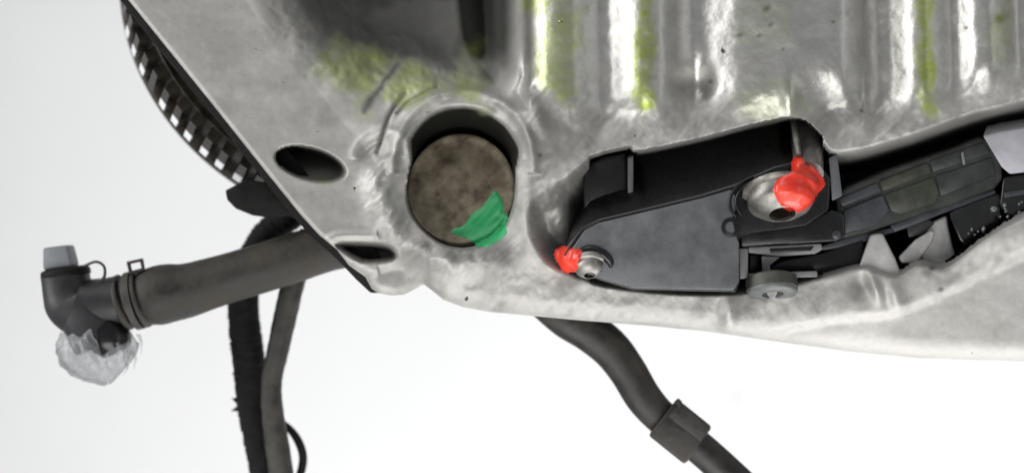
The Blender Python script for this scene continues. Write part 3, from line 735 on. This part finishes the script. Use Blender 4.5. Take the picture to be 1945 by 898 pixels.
def module():
    root = empty('sensor_module', P(1250, 540, -40), 'black plastic sensor module bolted to the casing with red marked bolts', 'sensor module')
    hf = 78
    # front outline, then the body goes back and up
    F = [(1068, 492), (1074, 470), (1104, 432), (1138, 417), (1230, 396), (1330, 372), (1395, 352), (1470, 318), (1545, 300), (1578, 340), (1575, 400), (1530, 430), (1425, 446), (1404, 455), (1406, 538), (1398, 556), (1200, 552), (1140, 534), (1090, 514)]
    def back(p):
        x, y = p
        k = np.interp(x, [1060, 1130, 1240, 1400, 1500, 1580], [0.45, 0.95, 1.0, 0.98, 0.86, 0.6])
        lower = 1.0 if y < 460 and x < 1550 else 0.5
        return (x+np.interp(x, [1060, 1110, 1200, 1500, 1580], [22, 14, 0, -2, -20]), y-118*k*lower)
    B = [back(p) for p in F]
    body = prism('body', F, hf, B, -95, M['module_black'], root, 5, 3)
    # raised face plate
    fp = [(1078, 494), (1083, 476), (1110, 437), (1138, 423), (1231, 401), (1331, 377), (1390, 360), (1402, 380), (1392, 418), (1400, 452), (1404, 462), (1404, 534), (1394, 551), (1204, 547), (1148, 531), (1108, 516)]
    fpo = prism('face_plate', fp, hf+9, fp, hf-2, M['module_face'], body, 3)
    fpo['label'] = 'flat front face of the module with its grey sheen painted in'
    # rim bead along the upper left of the face
    tube('rim_bead', [(1074, 486, hf+4, 4), (1088, 462, hf+4, 4), (1108, 437, hf+4, 4.5), (1140, 423, hf+4, 3)], M['module_black'], body, 10, 6)
    # grey strip modelled in place of the vertical highlight on the top side
    prism('side_glint', [(1192, 368), (1192, 300), (1203, 296), (1203, 366)], 26, [(1192, 360), (1192, 292), (1203, 289), (1203, 358)], -20, M['module_face'], body, 2)
    prism('rear_block', [(1108, 402), (1108, 318), (1150, 300), (1190, 292), (1194, 374)], 12, [(1108, 396), (1112, 300), (1150, 286), (1194, 278), (1196, 366)], -90, M['module_black'], body, 5)
    post = tube('end_post', [(1522, 206, -70, 26), (1530, 250, -10, 28), (1534, 300, 52, 29), (1534, 330, 84, 30)], M['module_gloss'], body, 26, 6)
    tube('corner_glint', [(1507, 228, 30, 5), (1512, 262, 62, 6), (1517, 296, 90, 6)], M['bolt'], body, 12, 5)  # bright strip modelled in place of the module corner's highlight
    prism('edge_web', [(1574, 300), (1590, 292), (1600, 372), (1580, 382)], 62, None, 0, M['module_face'], body, 3)
    # ring ridge round the upper bolt
    for r in (78, 90):
        pts = [(1476+r*1.0*math.cos(a), 384+r*0.62*math.sin(a), hf+9, 3.2) for a in [math.radians(150+k*9) for k in range(11)]]
        tube('ring_ridge', pts, M['module_black'], body, 8, 3)
    lathe('pin_mark', P(1388, 432, hf+6), (0, -1, 0), [(18, 0), (18, 5), (12, 6), (10, 2), (0, 2)], M['module_black'], body, 24, sx=1)
    # bolts with red paint
    ax = Vector((0.03, -0.50, -0.86))
    b1 = bolt(root, (1480, 366, hf+6), ax, 68, 60, label='large domed zinc bolt daubed with red paint', head=26, dome=20)
    paint_patch('paint_mark', [(1505, 306), (1513, 297), (1524, 300), (1533, 314), (1544, 316), (1554, 326), (1565, 342), (1564, 356), (1550, 372), (1542, 388), (1522, 402), (1500, 400), (1482, 388), (1471, 366), (1474, 344), (1488, 334), (1502, 328), (1505, 318)], 40, M['red'], b1, [body, b1, post], 3, 3, 7, 16, 1.2)
    b2 = bolt(root, (1118, 498, hf-4), Vector((0.05, -0.52, -0.85)), 34, 27, label='small zinc bolt half covered in red paint', head=16, dome=12)
    # dark counterbore crescent of the small bolt
    tube('counterbore', [(1094, 484, hf+8, 6), (1118, 474, hf+9, 9), (1144, 482, hf+9, 9), (1158, 496, hf+8, 8), (1160, 508, hf+6, 4)], M['module_black'], body, 12, 6)
    paint_patch('paint_mark', [(1056, 474), (1070, 467), (1090, 471), (1106, 474), (1103, 488), (1097, 504), (1096, 514), (1080, 518), (1066, 513), (1060, 498), (1054, 488)], hf-30, M['red'], b2, [body, fpo, b2], 3, 5, 5, 12, 1.0)
    return root
M['module_gloss'] = simple('module_gloss', (0.12, 0.11, 0.105), (0.24, 0.22, 0.21), (0.15, 0.28), 0.6, 160, 0.1, 700)
module()

# ------------------------------------------------------------------ wiring connector plugged into the module
def connector():
    root = empty('wire_connector', P(1650, 440, -40), 'long dark green black wire connector plugged in right of the module', 'connector')
    up = [(1586, 372), (1608, 356), (1690, 322), (1800, 286), (1860, 262), (1882, 268), (1900, 300), (1904, 340), (1888, 360), (1800, 392), (1690, 428), (1640, 446), (1590, 456)]
    body = prism('body', up, 18, [(x-2, y-8) for x, y in up], -120, M['connector'], root, 6, 3)
    # stepped panels on the face
    for pts, hh, m in (([(1592, 378), (1666, 346), (1674, 364), (1600, 394)], 22, 'latch_dark'), ([(1602, 400), (1676, 370), (1690, 400), (1664, 430), (1604, 444)], 25, 'latch_dark'),
                       ([(1669, 344), (1762, 308), (1770, 328), (1678, 364)], 22, 'olive'), ([(1680, 369), (1772, 335), (1784, 366), (1778, 386), (1712, 408), (1692, 402)], 21, 'olive'),
                       ([(1765, 306), (1868, 270), (1882, 292), (1773, 328)], 22, 'teal'), ([(1776, 334), (1884, 298), (1892, 332), (1788, 374)], 21, 'teal')):
        prism('face_panel', pts, hh, None, 10, M[m], body, 3)
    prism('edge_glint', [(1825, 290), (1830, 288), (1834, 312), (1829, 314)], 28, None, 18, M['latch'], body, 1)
    # shadowed mouth where the plug enters the module
    so = prism('socket_housing', [(1404, 446), (1424, 428), (1520, 420), (1582, 398), (1604, 408), (1606, 448), (1588, 458), (1520, 462), (1408, 470)], 62, None, -60, M['module_black'], root, 4)
    lathe('rivet', P(1588, 446, 60), (0, -1, 0), [(8, 0), (8, 3), (5, 5), (0, 6)], M['latch_dark'], so, 20)
    # grey latch frame with dark openings
    lf = empty_part = None
    bm = bmesh.new()
    def bar(pts, hh=52, hb=20): prism('', pts, hh, None, hb, bm=bm)
    bar([(1404, 471), (1421, 471), (1421, 528), (1404, 530)])
    bar([(1421.5, 469), (1560, 462), (1562, 474), (1548, 482), (1480, 487), (1421.5, 480)])
    bar([(1421.5, 519), (1552, 514), (1553, 526), (1421.5, 529)])
    bar([(1446, 486), (1482, 488), (1462, 504), (1464, 518), (1448, 518)], 50)
    f = bm_link('latch_frame', bm, M['latch'], root, True, 2.5, 2)
    prism('latch_slot', [(1462, 473), (1546, 468), (1540, 476), (1464, 481)], 55, None, 45, M['module_black'], f, 1)
    prism('lower_rail', [(1606, 452), (1690, 432), (1700, 440), (1610, 470), (1560, 476), (1556, 468)], 10, None, -60, M['latch_dark'], root, 3)
    prism('shadow_block', [(1424, 484), (1446, 484), (1446, 520), (1424, 520)], 18, None, -60, M['module_black'], root, 1)
    prism('plug_core', [(1464, 505), (1490, 492), (1560, 480), (1640, 455), (1640, 480), (1626, 512), (1560, 528), (1466, 516)], 12, None, -90, M['module_black'], root, 3)
    # rail along the lower edge
    prism('lower_rail', [(1690, 428), (1800, 388), (1890, 360), (1892, 368), (1800, 402), (1720, 434), (1696, 442)], 6, None, -80, M['latch_dark'], root, 2)
    prism('clip_block', [(1722, 432), (1762, 414), (1776, 424), (1752, 446), (1726, 452)], -6, None, -90, M['connector'], root, 3)
    return root
M['latch_dark'] = simple('latch_dark', (0.030, 0.032, 0.038), (0.065, 0.067, 0.078), (0.3, 0.5), 0, 240, 0.4, 1000)
M['teal'] = simple('teal_black_plastic', (0.020, 0.023, 0.022), (0.048, 0.053, 0.050), (0.3, 0.55), 0, 220, 0.3, 1000)
M['olive'] = simple('olive_plastic', (0.020, 0.023, 0.016), (0.058, 0.062, 0.044), (0.35, 0.6), 0, 200, 0.3, 1000)
connector()

# second connector at the right edge: pale lid, wet black body
def side_connector():
    root = empty('side_connector', P(1920, 400, -40), 'wet black connector with pale grey lid at the right edge', 'connector')
    prism('lid', [(1866, 258), (1900, 250), (2180, 206), (2180, 300), (1918, 332), (1902, 318)], 34, [(1872, 240), (1900, 232), (2180, 190), (2180, 280), (1924, 312), (1904, 300)], -40, M['pale_metal'], root, 4)
    b = prism('body', [(1904, 336), (2180, 306), (2180, 380), (1920, 420), (1898, 390)], 16, None, -120, M['wet'], root, 7, 3)
    prism('seam_bar', [(1906, 366), (2010, 350), (2010, 360), (1908, 376)], 22, None, 10, M['latch_dark'], b, 2)
    w = prism('wedge', [(1802, 404), (1850, 382), (1900, 366), (1904, 420), (1872, 452), (1836, 470), (1822, 456)], 8, None, -130, M['wet'], root, 5, 3)
    rnd = random.Random(9)
    bm = bmesh.new()
    spots = [(1908, 390, 5), (1914, 412, 4), (1936, 388, 4), (1937, 404, 4), (1932, 410, 4), (1910, 402, 3), (1888, 398, 8), (1846, 436, 4), (1840, 444, 3), (1852, 446, 3), (1868, 436, 7), (1900, 412, 3), (1941, 384, 3), (1858, 440, 3)]
    for x, y, r in spots:
        p = P(x, y, 17 if x > 1899 else 9)
        lathe('', p, (0, -1, 0), [(r, -1), (r*0.9, r*0.4), (r*0.5, r*0.7), (0, r*0.8)], None, None, 10, bm=bm, sx=rnd.uniform(0.6, 1))
    d = bm_link('droplets', bm, M['drop'], root, True); d['kind'] = 'stuff'
M['wet'] = simple('wet_black', (0.004, 0.004, 0.004), (0.012, 0.013, 0.010), (0.08, 0.2), 0, 200, 0.35, 500, coat=0.8)
M['drop'] = simple('oil_drop', (0.10, 0.11, 0.12), (0.30, 0.33, 0.36), (0.04, 0.1), 0.5, 200, 0.1, 500, coat=1.0)
side_connector()

M['bushing'] = simple('bushing_metal', (0.09, 0.098, 0.094), (0.17, 0.18, 0.175), (0.4, 0.55), 0.2, 200, 0.2, 900)
M['collar'] = simple('collar_olive', (0.03, 0.032, 0.026), (0.08, 0.082, 0.068), (0.4, 0.6), 0.2, 200, 0.2, 900)
# bushing below the latch frame
bu = lathe('bushing', P(1466, 542, 58), Vector((0.02, -0.36, -0.93)), [(42, -14), (46, -10), (46, 14), (43, 18), (24, 20), (20, 18), (18, 8), (0, 8)], M['bushing'], None, 40)
lathe('collar', P(1466, 542, 58), Vector((0.02, -0.36, -0.93)), [(42, -16), (47.5, -12), (47.5, 9), (45, 10), (42, 8)], M['collar'], bu, 40)
setp(bu, 'short grey metal bushing standing under the latch frame of the module', 'bushing')
